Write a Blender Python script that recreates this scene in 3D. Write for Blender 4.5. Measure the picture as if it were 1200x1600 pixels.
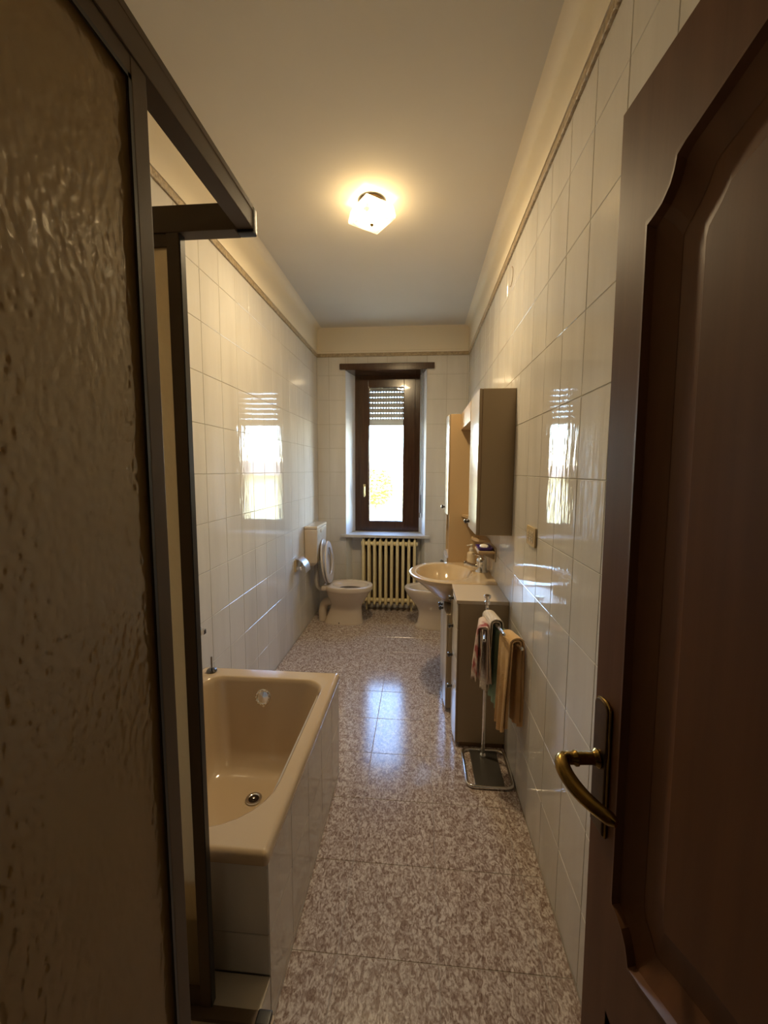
import bpy, bmesh, math, random
from mathutils import Vector, Matrix
random.seed(7)
for o in list(bpy.data.objects): bpy.data.objects.remove(o)
scene = bpy.context.scene
COL = scene.collection
PI = math.pi

# ------------------------------------------------------------------ camera
F_PX, YAW, PITCH, ROLL, CAM_H = 648.82, 0.0853, 0.1006, 0.0048, 1.5327
WL, WR, WB = -1.086, 0.484, 4.385          # left, right and back wall planes
CEIL = 2.985
def camera():
    cy, sy, cp, sp = math.cos(YAW), math.sin(YAW), math.cos(PITCH), math.sin(PITCH)
    f = Vector((-sy*cp, cy*cp, -sp)); r = Vector((cy, sy, 0)); u = r.cross(f)
    r2 = r*math.cos(ROLL) + u*math.sin(ROLL); u2 = u*math.cos(ROLL) - r*math.sin(ROLL)
    cd = bpy.data.cameras.new('camera'); c = bpy.data.objects.new('camera', cd); COL.objects.link(c)
    m = Matrix(((r2.x, u2.x, -f.x, 0), (r2.y, u2.y, -f.y, 0), (r2.z, u2.z, -f.z, CAM_H), (0, 0, 0, 1)))
    c.matrix_world = m
    cd.sensor_fit = 'VERTICAL'; cd.sensor_height = 24.0; cd.lens = F_PX*24.0/1600.0
    cd.clip_start = 0.02; cd.clip_end = 300
    scene.camera = c
camera()

# ------------------------------------------------------------------ world, sun, exposure
SKY_STRENGTH = 5.4
w = bpy.data.worlds.new('sky'); scene.world = w; w.use_nodes = True
wn = w.node_tree.nodes; wl = w.node_tree.links
bg = wn['Background']; sky = wn.new('ShaderNodeTexSky'); sky.sky_type = 'NISHITA'
sky.sun_disc = False; sky.sun_elevation = math.radians(42); sky.sun_rotation = math.radians(200)
sky.air_density = 1.0; sky.dust_density = .1; sky.ozone_density = 3.0
wl.new(sky.outputs[0], bg.inputs[0]); bg.inputs[1].default_value = SKY_STRENGTH
sd = bpy.data.lights.new('sun', 'SUN'); sd.energy = 18.0; sd.color = (1, .93, .8); sd.angle = math.radians(.5)
so = bpy.data.objects.new('sun', sd); COL.objects.link(so)
so.rotation_euler = Vector((.35, .75, -.8)).to_track_quat('-Z', 'Y').to_euler()   # shines away from the window's inside
pd = bpy.data.lights.new('window_portal', 'AREA'); pd.shape = 'RECTANGLE'; pd.size = .42; pd.size_y = 1.5
pd.cycles.is_portal = True
po = bpy.data.objects.new('window_portal', pd); COL.objects.link(po); po.location = (-.37, 4.80, 1.70)
po.rotation_euler = (-PI/2, 0, 0)
LAMP_POWER = 23.0
LAMP_COLOR = (1.0, .77, .455)
vs = scene.view_settings
vs.view_transform = 'Standard'; vs.look = 'None'; vs.exposure = 0.08; vs.gamma = 1.0; vs.use_curve_mapping = False

# ------------------------------------------------------------------ materials
def srgb(r, g, b):
    f = lambda c: (c/255/12.92) if c/255 <= .04045 else ((c/255+.055)/1.055)**2.4
    return (f(r), f(g), f(b))
MATS = {}
def mat(name, col, rough=.5, metal=0, spec=.5, var=0, vscale=8, bump=0, bscale=40, stretch=(1, 1, 1), coat=0, trans=0, ior=1.5, col2=None, ramp=(.35, .65), detail=4, coords='pos'):
    if name in MATS: return MATS[name]
    m = bpy.data.materials.new(name); m.use_nodes = True; MATS[name] = m
    n = m.node_tree.nodes; l = m.node_tree.links; b = n['Principled BSDF']
    b.inputs['Base Color'].default_value = (*col, 1); b.inputs['Roughness'].default_value = rough
    b.inputs['Metallic'].default_value = metal; b.inputs['Specular IOR Level'].default_value = spec
    b.inputs['Coat Weight'].default_value = coat; b.inputs['Coat Roughness'].default_value = .05
    b.inputs['Transmission Weight'].default_value = trans; b.inputs['IOR'].default_value = ior
    if var or bump or col2:
        if coords == 'pos': g = n.new('ShaderNodeNewGeometry'); out = g.outputs['Position']
        else: g = n.new('ShaderNodeTexCoord'); out = g.outputs['Object']
        mp = n.new('ShaderNodeMapping'); mp.inputs['Scale'].default_value = stretch; l.new(out, mp.inputs[0])
    if var or col2:
        t = n.new('ShaderNodeTexNoise'); t.inputs['Scale'].default_value = vscale; t.inputs['Detail'].default_value = detail
        l.new(mp.outputs[0], t.inputs[0])
        r = n.new('ShaderNodeValToRGB'); r.color_ramp.elements[0].position = ramp[0]; r.color_ramp.elements[1].position = ramp[1]
        c2 = col2 if col2 else tuple(max(0, c*(1-var)) for c in col)
        r.color_ramp.elements[0].color = (*c2, 1); r.color_ramp.elements[1].color = (*col, 1)
        l.new(t.outputs[0], r.inputs[0]); l.new(r.outputs[0], b.inputs['Base Color'])
    if bump:
        t2 = n.new('ShaderNodeTexNoise'); t2.inputs['Scale'].default_value = bscale; t2.inputs['Detail'].default_value = 2
        l.new(mp.outputs[0], t2.inputs[0])
        bp = n.new('ShaderNodeBump'); bp.inputs['Strength'].default_value = bump; bp.inputs['Distance'].default_value = .01
        l.new(t2.outputs[0], bp.inputs['Height']); l.new(bp.outputs[0], b.inputs['Normal'])
    return m
WALLTILE = mat('white_glazed_tile', (.69, .655, .595), .045, col2=(.625, .59, .53), vscale=6, stretch=(1, 1, .16), ramp=(.4, .62), bump=.085, bscale=34, spec=.55)
GROUT = mat('wall_grout', (.45, .41, .335), .9)
FLOORGROUT = mat('floor_grout', (.34, .29, .25), .5)
PLASTER = mat('cream_plaster', (.78, .69, .53), .75, bump=.05, bscale=30)
CEILM = mat('ceiling_paint', (.66, .61, .52), .85, var=.05, vscale=1.5)
REVEAL = mat('white_paint', (.78, .78, .78), .5)
LISTEL = mat('tan_border', (.50, .38, .23), .35, var=.35, vscale=60, bump=.6, bscale=90)
DOORW = mat('dark_walnut', (.155, .068, .030), .5, spec=.2, col2=(.130, .056, .025), vscale=4, stretch=(8, 8, .5), bump=.012, bscale=20)
WINW = mat('window_brown', (.066, .027, .012), .2, coat=.3, col2=(.046, .018, .008), vscale=6, stretch=(8, 8, .7))
BRONZE = mat('bronze_aluminium', (.115, .078, .047), .5, metal=.1, spec=.35)
KNOBM = mat('black_gloss_knob', (.02, .018, .016), .07, coat=1, spec=1)
BLACK = mat('black_plastic', (.012, .010, .009), .35)
CERAM = mat('champagne_ceramic', (.64, .53, .395), .10, coat=.4)
BASINM = mat('beige_basin_ceramic', (.62, .475, .30), .10, coat=.4)
TUBM = mat('beige_enamel', (.56, .43, .285), .13, coat=.4)
SEATM = mat('pale_seat_plastic', (.66, .60, .53), .2)
DARKW = mat('drain_dark', (.02, .012, .01), .15)
CHROME = mat('chrome', (.78, .77, .75), .09, metal=1)
BRASS = mat('antique_brass', (.42, .27, .075), .27, metal=1, var=.5, vscale=30)
BRASSD = mat('dark_brass', (.10, .062, .028), .33, metal=.9, var=.3, vscale=25)
LAM = mat('beige_laminate', (.36, .275, .175), .42)
LAMD = mat('laminate_edge', (.20, .12, .055), .5)
FRONTW = mat('cream_gloss_front', (.72, .66, .55), .16)
TRAVE = mat('marble_sill', (.60, .58, .54), .3, var=.15, vscale=9)
RADM = mat('cream_radiator_enamel', (.80, .67, .37), .33)
PLATE = mat('gold_beige_plate', (.55, .42, .22), .35)
WHITEP = mat('white_plastic', (.75, .71, .62), .35)
MIRROR = mat('mirror_silver', (.85, .86, .85), .02, metal=1)
PURPLE = mat('purple_plastic', (.07, .03, .22), .3)
SOAPM = mat('white_soap', (.85, .80, .68), .4)
STEELP = mat('dull_steel_plate', (.16, .15, .13), .35, metal=.8)
PAVE = mat('pale_paving', (.50, .44, .30), .9, var=.15, vscale=.6)
FACADE = mat('cream_facade', (.56, .50, .29), .9)
BARK = mat('bark', (.12, .08, .05), .9)
LEAF = mat('leaf_green', (.60, .57, .11), .6)
HALLP = mat('hall_paint', (.42, .34, .24), .8)
TOWPINK = mat('pink_floral_terry', (.70, .56, .47), .95, col2=(.36, .085, .075), vscale=13, ramp=(.33, .44), bump=.5, bscale=260, detail=2)
TOWWHITE = mat('cream_waffle', (.70, .61, .50), .95)
TOWGREEN = mat('green_terry', (.36, .50, .36), .95, bump=.5, bscale=260)
TOWORANGE = mat('peach_terry', (.78, .54, .29), .95, col2=(.70, .44, .19), vscale=7, bump=.5, bscale=260)
def floor_mat():
    m = bpy.data.materials.new('speckled_floor_tile'); m.use_nodes = True
    n = m.node_tree.nodes; l = m.node_tree.links; b = n['Principled BSDF']
    g = n.new('ShaderNodeNewGeometry'); mp = n.new('ShaderNodeMapping'); l.new(g.outputs['Position'], mp.inputs[0])
    mp.inputs['Rotation'].default_value = (0, 0, .35); mp.inputs['Scale'].default_value = (1, .62, 1)
    def noise(s, d, dis):
        t = n.new('ShaderNodeTexNoise'); t.inputs['Scale'].default_value = s; t.inputs['Detail'].default_value = d
        t.inputs['Distortion'].default_value = dis; l.new(mp.outputs[0], t.inputs[0]); return t
    t1 = noise(66, 3, 1.4); t2 = noise(170, 2, .6); t3 = noise(3, 2, 0)
    r1 = n.new('ShaderNodeValToRGB'); e = r1.color_ramp.elements
    e[0].position = .36; e[0].color = (*srgb(143, 121, 110), 1); e[1].position = .62; e[1].color = (*srgb(213, 202, 193), 1)
    el = e.new(.50); el.color = (*srgb(180, 163, 152), 1)
    l.new(t1.outputs[0], r1.inputs[0])
    r2 = n.new('ShaderNodeValToRGB'); r2.color_ramp.elements[0].position = .36; r2.color_ramp.elements[0].color = (.55, .48, .44, 1)
    r2.color_ramp.elements[1].position = .5; r2.color_ramp.elements[1].color = (1, 1, 1, 1); l.new(t2.outputs[0], r2.inputs[0])
    mx = n.new('ShaderNodeMix'); mx.data_type = 'RGBA'; mx.blend_type = 'MULTIPLY'; mx.inputs[0].default_value = .8
    l.new(r1.outputs[0], mx.inputs[6]); l.new(r2.outputs[0], mx.inputs[7]); l.new(mx.outputs[2], b.inputs['Base Color'])
    b.inputs['Roughness'].default_value = .15; b.inputs['Specular IOR Level'].default_value = .6
    bp = n.new('ShaderNodeBump'); bp.inputs['Strength'].default_value = .06; bp.inputs['Distance'].default_value = .002
    l.new(t2.outputs[0], bp.inputs['Height']); l.new(bp.outputs[0], b.inputs['Normal'])
    return m
FLOORT = floor_mat()
def mix_mat(name, parts):
    """parts: list of (weight, shader_factory(nodes)) mixed together"""
    m = bpy.data.materials.new(name); m.use_nodes = True; n = m.node_tree.nodes; l = m.node_tree.links
    n.remove(n['Principled BSDF']); out = n['Material Output']
    acc = None; tot = 0
    for wgt, fac in parts:
        s = fac(n, l)
        if acc is None: acc, tot = s, wgt
        else:
            mx = n.new('ShaderNodeMixShader'); mx.inputs[0].default_value = wgt/(tot+wgt); tot += wgt
            l.new(acc.outputs[0], mx.inputs[1]); l.new(s.outputs[0], mx.inputs[2]); acc = mx
    l.new(acc.outputs[0], out.inputs[0]); return m
def tr(col):
    def f(n, l): s = n.new('ShaderNodeBsdfTransparent'); s.inputs[0].default_value = (*col, 1); return s
    return f
def transl(col):
    def f(n, l): s = n.new('ShaderNodeBsdfTranslucent'); s.inputs[0].default_value = (*col, 1); return s
    return f
def diff(col):
    def f(n, l): s = n.new('ShaderNodeBsdfDiffuse'); s.inputs[0].default_value = (*col, 1); return s
    return f
def gloss(col, rough, bump=None):
    def f(n, l):
        s = n.new('ShaderNodeBsdfGlossy'); s.inputs[0].default_value = (*col, 1); s.inputs['Roughness'].default_value = rough
        if bump:
            sc, st, dist = bump
            g = n.new('ShaderNodeNewGeometry'); v = n.new('ShaderNodeTexVoronoi'); v.feature = 'SMOOTH_F1'; v.inputs['Scale'].default_value = sc
            mp = n.new('ShaderNodeMapping'); mp.inputs['Scale'].default_value = (1, 1, .6); l.new(g.outputs['Position'], mp.inputs[0]); l.new(mp.outputs[0], v.inputs[0])
            b = n.new('ShaderNodeBump'); b.inputs['Strength'].default_value = st; b.inputs['Distance'].default_value = dist
            l.new(v.outputs[0], b.inputs['Height']); l.new(b.outputs[0], s.inputs['Normal'])
        return s
    return f
GLASS = mix_mat('window_glass', [(.93, tr((1, 1, 1))), (.07, gloss((1, 1, 1), .02))])
ACRYL = mix_mat('textured_acrylic', [(.46, transl((.66, .55, .38))), (.28, diff((.30, .22, .12))), (.12, tr((.75, .64, .48))), (.14, gloss((.9, .85, .75), .14, (115, .5, .003)))])
SHADE = mix_mat('pressed_glass', [(.55, tr((1, .97, .88))), (.30, transl((1, .93, .75))), (.15, gloss((1, 1, 1), .1, (120, .8, .004)))])
SHUT = mix_mat('shutter_pvc', [(.7, diff((.62, .57, .46))), (.035, transl((.7, .62, .45)))])
def emit(name, col, s):
    m = bpy.data.materials.new(name); m.use_nodes = True; b = m.node_tree.nodes['Principled BSDF']
    b.inputs['Emission Color'].default_value = (*col, 1); b.inputs['Emission Strength'].default_value = s; return m
BULB = emit('lamp_bulb', (1, .72, .36), 26)

# ------------------------------------------------------------------ mesh helpers
def new(): return bmesh.new()
def box(bm, a, b, bev=0, seg=2):
    (x0, y0, z0), (x1, y1, z1) = a, b
    vs_ = [bm.verts.new(p) for p in ((x0,y0,z0),(x1,y0,z0),(x1,y1,z0),(x0,y1,z0),(x0,y0,z1),(x1,y0,z1),(x1,y1,z1),(x0,y1,z1))]
    fs = [bm.faces.new([vs_[i] for i in q]) for q in ((0,3,2,1),(4,5,6,7),(0,1,5,4),(1,2,6,5),(2,3,7,6),(3,0,4,7))]
    if bev:
        es = {e for f in fs for e in f.edges}
        bmesh.ops.bevel(bm, geom=list(es), offset=bev, segments=seg, profile=.5, affect='EDGES')
    return bm
def prism(bm, pts, z0, z1, axis='Z', bev=0):
    """extrude a closed outline; axis Z: pts are (x,y); X: pts are (y,z); Y: pts are (x,z)"""
    def P(p, t): return (p[0], p[1], t) if axis == 'Z' else ((t, p[0], p[1]) if axis == 'X' else (p[0], t, p[1]))
    a = [bm.verts.new(P(p, z0)) for p in pts]; b = [bm.verts.new(P(p, z1)) for p in pts]
    f0 = bm.faces.new(a); f1 = bm.faces.new(b[::-1]); n = len(pts); fs = [f0, f1]
    for i in range(n): fs.append(bm.faces.new((a[i], b[i], b[(i+1) % n], a[(i+1) % n])))
    if bev: bmesh.ops.bevel(bm, geom=list(set(f0.edges) | set(f1.edges)), offset=bev, segments=2, profile=.5, affect='EDGES')
    return bm
def loft(bm, rings, cap0=True, cap1=True, closed=True):
    R = [[bm.verts.new(p) for p in r] for r in rings]; n = len(R[0])
    for a, b in zip(R[:-1], R[1:]):
        for i in range(n if closed else n-1):
            j = (i+1) % n
            bm.faces.new((a[i], a[j], b[j], b[i]))
    if cap0: bm.faces.new(R[0][::-1])
    if cap1: bm.faces.new(R[-1])
    return bm
def frame_at(d):
    d = Vector(d).normalized(); a = Vector((0, 0, 1)) if abs(d.z) < .9 else Vector((1, 0, 0))
    x = d.cross(a).normalized(); return x, d.cross(x).normalized()
def tube(bm, pts, r, n=10, cap=True, flat=1.0):
    pts = [Vector(p) for p in pts]; rs = r if isinstance(r, (list, tuple)) else [r]*len(pts); rings = []
    x = None
    for i, p in enumerate(pts):
        d = (pts[min(i+1, len(pts)-1)] - pts[max(i-1, 0)]).normalized()
        if x is None: x, y = frame_at(d)
        else: x = (x - d*x.dot(d)).normalized(); y = d.cross(x)
        rings.append([p + x*rs[i]*math.cos(2*PI*k/n) + y*rs[i]*flat*math.sin(2*PI*k/n) for k in range(n)])
    return loft(bm, rings, cap, cap)
def bez(p0, p1, p2, p3, n=10):
    p0, p1, p2, p3 = map(Vector, (p0, p1, p2, p3)); out = []
    for i in range(n+1):
        t = i/n; out.append(p0*(1-t)**3 + p1*3*t*(1-t)**2 + p2*3*t*t*(1-t) + p3*t**3)
    return out
def lathe(bm, prof, c, axis=(0, 0, 1), n=20, cap0=True, cap1=True):
    c = Vector(c); ax = Vector(axis).normalized(); x, y = frame_at(ax)
    return loft(bm, [[c + ax*h + (x*math.cos(2*PI*k/n) + y*math.sin(2*PI*k/n))*max(r, 1e-4) for k in range(n)] for r, h in prof], cap0, cap1)
def sell(cx, cy, rx, ry, z, n=40, e=2.0, rxm=None):
    """superellipse ring; rxm is the half length on the -x side"""
    out = []
    for k in range(n):
        a = 2*PI*k/n; c, s = math.cos(a), math.sin(a)
        px = math.copysign(abs(c)**(2/e), c); py = math.copysign(abs(s)**(2/e), s)
        out.append((cx + px*(rx if c >= 0 or rxm is None else rxm), cy + py*ry, z))
    return out
def rrect(x0, x1, y0, y1, rn, rf, z, n=8):
    """rounded rectangle ring; rn radius of the near corners, rf of the far ones"""
    out = []
    for (cx, cy, r, a0) in ((x1-rn, y0+rn, rn, -PI/2), (x1-rf, y1-rf, rf, 0), (x0+rf, y1-rf, rf, PI/2), (x0+rn, y0+rn, rn, PI)):
        for i in range(n): a = a0 + PI/2*i/(n-1); out.append((cx + r*math.cos(a), cy + r*math.sin(a), z))
    return out
def obj(name, bm, m, parent=None, smooth=0, local=False, kind=None, label=None, mesh_cache=None):
    bmesh.ops.recalc_face_normals(bm, faces=bm.faces[:])
    me = bpy.data.meshes.new(name)
    if parent is not None and not local:
        off = Vector([-c for c in parent['_o']])
        bmesh.ops.translate(bm, vec=off, verts=bm.verts[:])
    bm.to_mesh(me); bm.free()
    if smooth:
        me.polygons.foreach_set('use_smooth', [True]*len(me.polygons)); me.set_sharp_from_angle(angle=math.radians(smooth))
    me.materials.append(m)
    o = bpy.data.objects.new(name, me); COL.objects.link(o)
    if smooth: wn_ = o.modifiers.new('normals', 'WEIGHTED_NORMAL'); wn_.keep_sharp = True; wn_.weight = 80
    if parent is not None: o.parent = parent; o['_o'] = list(parent['_o'])
    else: o['_o'] = [0, 0, 0]
    if kind: o['kind'] = kind
    if label: o['label'] = label
    return o
def thing(name, label, cat, loc=(0, 0, 0), group=None, kind=None):
    o = bpy.data.objects.new(name, None); COL.objects.link(o); o.location = loc; o['_o'] = list(loc); o.empty_display_size = .05
    o['label'] = label
    if cat: o['category'] = cat
    if group: o['group'] = group
    if kind: o['kind'] = kind
    return o
def tag(o, label, cat=None, group=None, kind=None):
    o['label'] = label
    if cat: o['category'] = cat
    if group: o['group'] = group
    if kind: o['kind'] = kind
    return o
def single(name, bm, m, label, cat, loc, smooth=0, group=None):
    """a thing that is one mesh, with its origin at loc"""
    bmesh.ops.translate(bm, vec=Vector([-c for c in loc]), verts=bm.verts[:])
    o = obj(name, bm, m, None, smooth); o.location = loc; o['_o'] = list(loc); return tag(o, label, cat, group)

# ------------------------------------------------------------------ tiles
TM = {}
def tile_mesh(wd, ht, axis, m, th=.006):
    k = (round(wd, 4), round(ht, 4), axis, m.name)
    if k not in TM:
        bm = new(); bv = min(.0012, wd*.2, ht*.2)
        if axis == 'X+': box(bm, (-th, -wd/2, -ht/2), (0, wd/2, ht/2), bv, 1)
        elif axis == 'X-': box(bm, (0, -wd/2, -ht/2), (th, wd/2, ht/2), bv, 1)
        elif axis == 'Y-': box(bm, (-wd/2, 0, -ht/2), (wd/2, th, ht/2), bv, 1)
        else: box(bm, (-wd/2, -ht/2, -th), (wd/2, ht/2, 0), bv, 1)
        bmesh.ops.recalc_face_normals(bm, faces=bm.faces[:])
        me = bpy.data.meshes.new('tile'); bm.to_mesh(me); bm.free(); me.materials.append(m); TM[k] = me
    return TM[k]
def cut(rect, hole):
    (a0, a1, b0, b1), (h0, h1, k0, k1) = rect, hole
    if h1 <= a0 or h0 >= a1 or k1 <= b0 or k0 >= b1: return [rect]
    out = []
    if h0 > a0: out.append((a0, h0, b0, b1))
    if h1 < a1: out.append((h1, a1, b0, b1))
    m0, m1 = max(a0, h0), min(a1, h1)
    if k0 > b0: out.append((m0, m1, b0, k0))
    if k1 < b1: out.append((m0, m1, k1, b1))
    return out
def tile_field(parent, axis, plane, ext, u0, du, v0, dv, m, holes=(), gap=.0026, tilt=.0022, name='tile'):
    """tiles on a plane; u, v are the in-plane axes (y,z for X walls, x,z for Y walls, x,y for floors)"""
    a0, a1, b0, b1 = ext
    i0 = math.floor((a0-u0)/du + 1e-6); j0 = math.floor((b0-v0)/dv + 1e-6)
    i = i0
    while u0 + i*du < a1 - 1e-6:
        j = j0
        while v0 + j*dv < b1 - 1e-6:
            rects = [(max(a0, u0+i*du), min(a1, u0+(i+1)*du), max(b0, v0+j*dv), min(b1, v0+(j+1)*dv))]
            for h in holes: rects = [q for r in rects for q in cut(r, h)]
            for (p, q, r, s) in rects:
                wd, ht = q-p-gap, s-r-gap
                if wd < .006 or ht < .006: continue
                o = bpy.data.objects.new(name, tile_mesh(wd, ht, axis, m)); COL.objects.link(o)
                u, v = (p+q)/2, (r+s)/2
                loc = Vector((plane, u, v)) if axis[0] == 'X' else (Vector((u, plane, v)) if axis[0] == 'Y' else Vector((u, v, plane)))
                t1, t2 = random.uniform(-tilt, tilt), random.uniform(-tilt, tilt)
                o.rotation_euler = (0, t1, t2) if axis[0] == 'X' else ((t1, 0, t2) if axis[0] == 'Y' else (t1, t2, 0))
                o.parent = parent; o.location = loc - Vector(parent['_o'])
            j += 1
        i += 1

# ------------------------------------------------------------------ the room shell
Y0 = -.10                      # inner face of the wall behind the camera
bm = new(); box(bm, (WL-.15, Y0-.15, -.10), (WR+.15, WB+.30, -.0014))
floor = tag(obj('floor', bm, FLOORGROUT, kind='structure'), 'bathroom floor of beige and brown speckled square tiles')
tile_field(floor, 'Z+', 0, (WL, WR, Y0, WB+.115), -.2415, .3205, 3.3734-.3167*14, .3167, FLOORT, gap=.0019, tilt=.0012, name='floor_tile')
bm = new(); box(bm, (WL-.15, Y0-.15, CEIL), (WR+.15, WB+.45, CEIL+.12))
tag(obj('ceiling', bm, CEILM, kind='structure'), 'plain painted bathroom ceiling')
ZR = 2.5083 - .25*12           # tile rows
TOPT = 2.695
bm = new(); box(bm, (WL-.15, Y0-.15, -.004), (WL-.002, WB+.45, CEIL))
wl_ = tag(obj('wall_left', bm, GROUT, kind='structure'), 'white tiled long wall behind the bathtub and toilet')
tile_field(wl_, 'X+', WL, (Y0, WB, 0, TOPT), 2.0465-.2*12, .2, ZR, .25, WALLTILE)
bm = new(); box(bm, (WR+.002, Y0-.15, -.004), (WR+.15, WB+.45, CEIL))
wr_ = tag(obj('wall_right', bm, GROUT, kind='structure'), 'white tiled long wall behind the vanity')
tile_field(wr_, 'X-', WR, (Y0, WB, 0, TOPT), 1.332-.2*8, .2, ZR, .25, WALLTILE)
# back wall with the window opening and the radiator niche
OX0, OX1, OZ1 = -.783, .060, 2.560
SILLZ = .845; FY = 4.635; NY = WB+.115
bm = new()
box(bm, (WL-.15, WB+.002, -.004), (OX0, WB+.40, CEIL)); box(bm, (OX1, WB+.002, -.004), (WR+.15, WB+.40, CEIL))
box(bm, (OX0, WB+.002, OZ1+.02), (OX1, WB+.40, CEIL))
box(bm, (OX0, NY+.002, -.004), (OX1, WB+.40, SILLZ-.03))
wb_ = tag(obj('wall_back', bm, GROUT, kind='structure'), 'white tiled end wall around the window')
tile_field(wb_, 'Y-', WB, (WL, WR, 0, TOPT), -.966-.2*2, .2035, ZR, .25, WALLTILE, holes=[(OX0, OX1, 0, OZ1+.02)])
tile_field(wb_, 'Y-', NY, (OX0, OX1, 0, SILLZ-.035), -.966, .2035, ZR, .25, WALLTILE)
bm = new(); prism(bm, [(OX0, WB-.001), (-.722, FY), (-.722, WB+.39), (OX0, WB+.39)], SILLZ-.002, OZ1+.02)
obj('reveal', bm, REVEAL, wb_)
bm = new(); prism(bm, [(OX1, WB-.001), (OX1, WB+.39), (-.006, WB+.39), (-.006, FY)], SILLZ-.002, OZ1+.02)
obj('reveal', bm, REVEAL, wb_)
bm = new(); prism(bm, [(OX0, WB-.001), (-.735, NY+.001), (OX0, NY+.001)], 0, SILLZ-.033); obj('reveal', bm, REVEAL, wb_)
bm = new(); prism(bm, [(OX1, WB-.001), (OX1, NY+.001), (.012, NY+.001)], 0, SILLZ-.033); obj('reveal', bm, REVEAL, wb_)
# wall behind the camera with the doorway
DX0, DX1, DZ = -.33, .405, 2.12
bm = new(); box(bm, (WL-.15, Y0-.14, -.004), (DX0, Y0, CEIL)); box(bm, (DX1, Y0-.14, -.004), (WR+.15, Y0, CEIL)); box(bm, (DX0, Y0-.14, DZ), (DX1, Y0, CEIL))
tag(obj('wall_front', bm, PLASTER, kind='structure'), 'wall with the doorway into the bathroom')
bm = new()
box(bm, (-1.3, Y0-1.6, -.1), (1.3, Y0-.14, -.001)); box(bm, (-1.3, Y0-1.6, CEIL), (1.3, Y0-.14, CEIL+.1))
box(bm, (-1.4, Y0-1.6, -.1), (-1.3, Y0-.14, CEIL)); box(bm, (1.3, Y0-1.6, -.1), (1.4, Y0-.14, CEIL)); box(bm, (-1.4, Y0-1.7, -.1), (1.4, Y0-1.6, CEIL))
box(bm, (-1.4, Y0-.145, -.1), (WL-.149, Y0-.05, CEIL)); box(bm, (WR+.149, Y0-.145, -.1), (1.4, Y0-.05, CEIL))
tag(obj('wall_hall', bm, HALLP, kind='structure'), 'plain hallway shell outside the doorway')
bm = new(); box(bm, (DX0-.06, Y0-.002, 0), (DX0+.012, Y0+.012, DZ+.06), .003); box(bm, (DX1-.012, Y0-.002, 0), (DX1+.06, Y0+.012, DZ+.06), .003); box(bm, (DX0-.06, Y0-.002, DZ-.012), (DX1+.06, Y0+.0121, DZ+.06), .003)
tag(obj('trim_1', bm, DOORW, kind='structure'), 'dark wooden casing around the doorway')
# tan border and plaster band above the tiles
def band(name, a, b, m, label):
    bm = new(); box(bm, a, b, .003); return tag(obj(name, bm, m, kind='structure'), label)
band('trim_2', (WL-.003, Y0, TOPT), (WL+.010, WB, TOPT+.034), LISTEL, 'tan border strip along the top of the left wall tiles')
band('trim_3', (WR-.010, Y0, TOPT), (WR+.003, WB, TOPT+.034), LISTEL, 'tan border strip along the top of the right wall tiles')
band('trim_4', (WL+.010, WB-.010, TOPT), (WR-.010, WB+.003, TOPT+.034), LISTEL, 'tan border strip along the top of the end wall tiles')
def cove(name, pts, axis, t0, t1, label):
    bm = new(); prism(bm, pts, t0, t1, axis); return tag(obj(name, bm, PLASTER, None, 40, kind='structure'), label)
def cprof(x, s, r=.05):   # plaster band with a small rounded cove against the ceiling
    z0 = TOPT+.034
    p = [(x-s*.004, z0), (x+s*.014, z0), (x+s*.014, z0+.018), (x+s*.007, z0+.022), (x+s*.007, CEIL-r)]
    p += [(x+s*(.007+r*(1-math.cos(a))), CEIL-r+r*math.sin(a)) for a in [PI/2*i/6 for i in range(1, 7)]]
    return p + [(x-s*.004, CEIL+.001)]
cove('trim_5', cprof(WL, 1), 'Y', Y0, WB, 'cream plaster band between left tiles and ceiling')
cove('trim_6', cprof(WR, -1), 'Y', Y0, WB, 'cream plaster band between right tiles and ceiling')
cove('trim_7', cprof(WB, -1, .012), 'X', WL, WR, 'cream plaster band above the window wall tiles')

# ------------------------------------------------------------------ window
win = thing('window_1', 'dark brown wooden window with raised roller shutter', None, (-.36, FY, SILLZ), kind='structure')
def rail_frame(bm, x0, x1, z0, z1, wd, y0, y1, bev=.004, wt=None, wbm=None, wr=None):
    wt = wt or wd; wbm = wbm or wd; wr = wr or wd
    box(bm, (x0, y0, z0), (x0+wd, y1, z1), bev); box(bm, (x1-wr, y0, z0), (x1, y1, z1), bev)
    box(bm, (x0+wd-.001, y0+.0006, z1-wt), (x1-wr+.001, y1-.0006, z1), bev); box(bm, (x0+wd-.001, y0+.0006, z0), (x1-wr+.001, y1-.0006, z0+wbm), bev)
bm = new(); rail_frame(bm, -.724, -.004, SILLZ, 2.562, .058, FY-.002, FY+.065, wt=.05, wbm=.03); obj('outer_frame', bm, WINW, win, 30)
sash = None
bm = new(); rail_frame(bm, -.668, -.060, SILLZ+.026, 2.514, .098, FY-.022, FY+.045, .004, wt=.085, wbm=.09, wr=.122)
sash = obj('sash', bm, WINW, win, 30)
bm = new(); box(bm, (-.575, FY+.012, .955), (-.175, FY+.018, 2.435)); obj('pane', bm, GLASS, sash)
bm = new(); rail_frame(bm, -.572, -.178, .955, 2.436, .012, FY-.012, FY+.012, .003); obj('glazing_bead', bm, WINW, sash, 30)
bm = new(); box(bm, (-.628, FY-.030, 1.245), (-.600, FY-.020, 1.375), .004); tube(bm, [(-.614, FY-.028, 1.345), (-.614, FY-.052, 1.345)], .008); tube(bm, bez((-.614, FY-.052, 1.350), (-.614, FY-.060, 1.33), (-.614, FY-.056, 1.27), (-.614, FY-.052, 1.235), 8), [.009, .010, .010, .010, .010, .010, .010, .009, .007])
obj('handle', bm, mat('pale_brass', (.75, .60, .30), .3, metal=.8), sash, 40, label='pale brass window handle')
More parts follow.
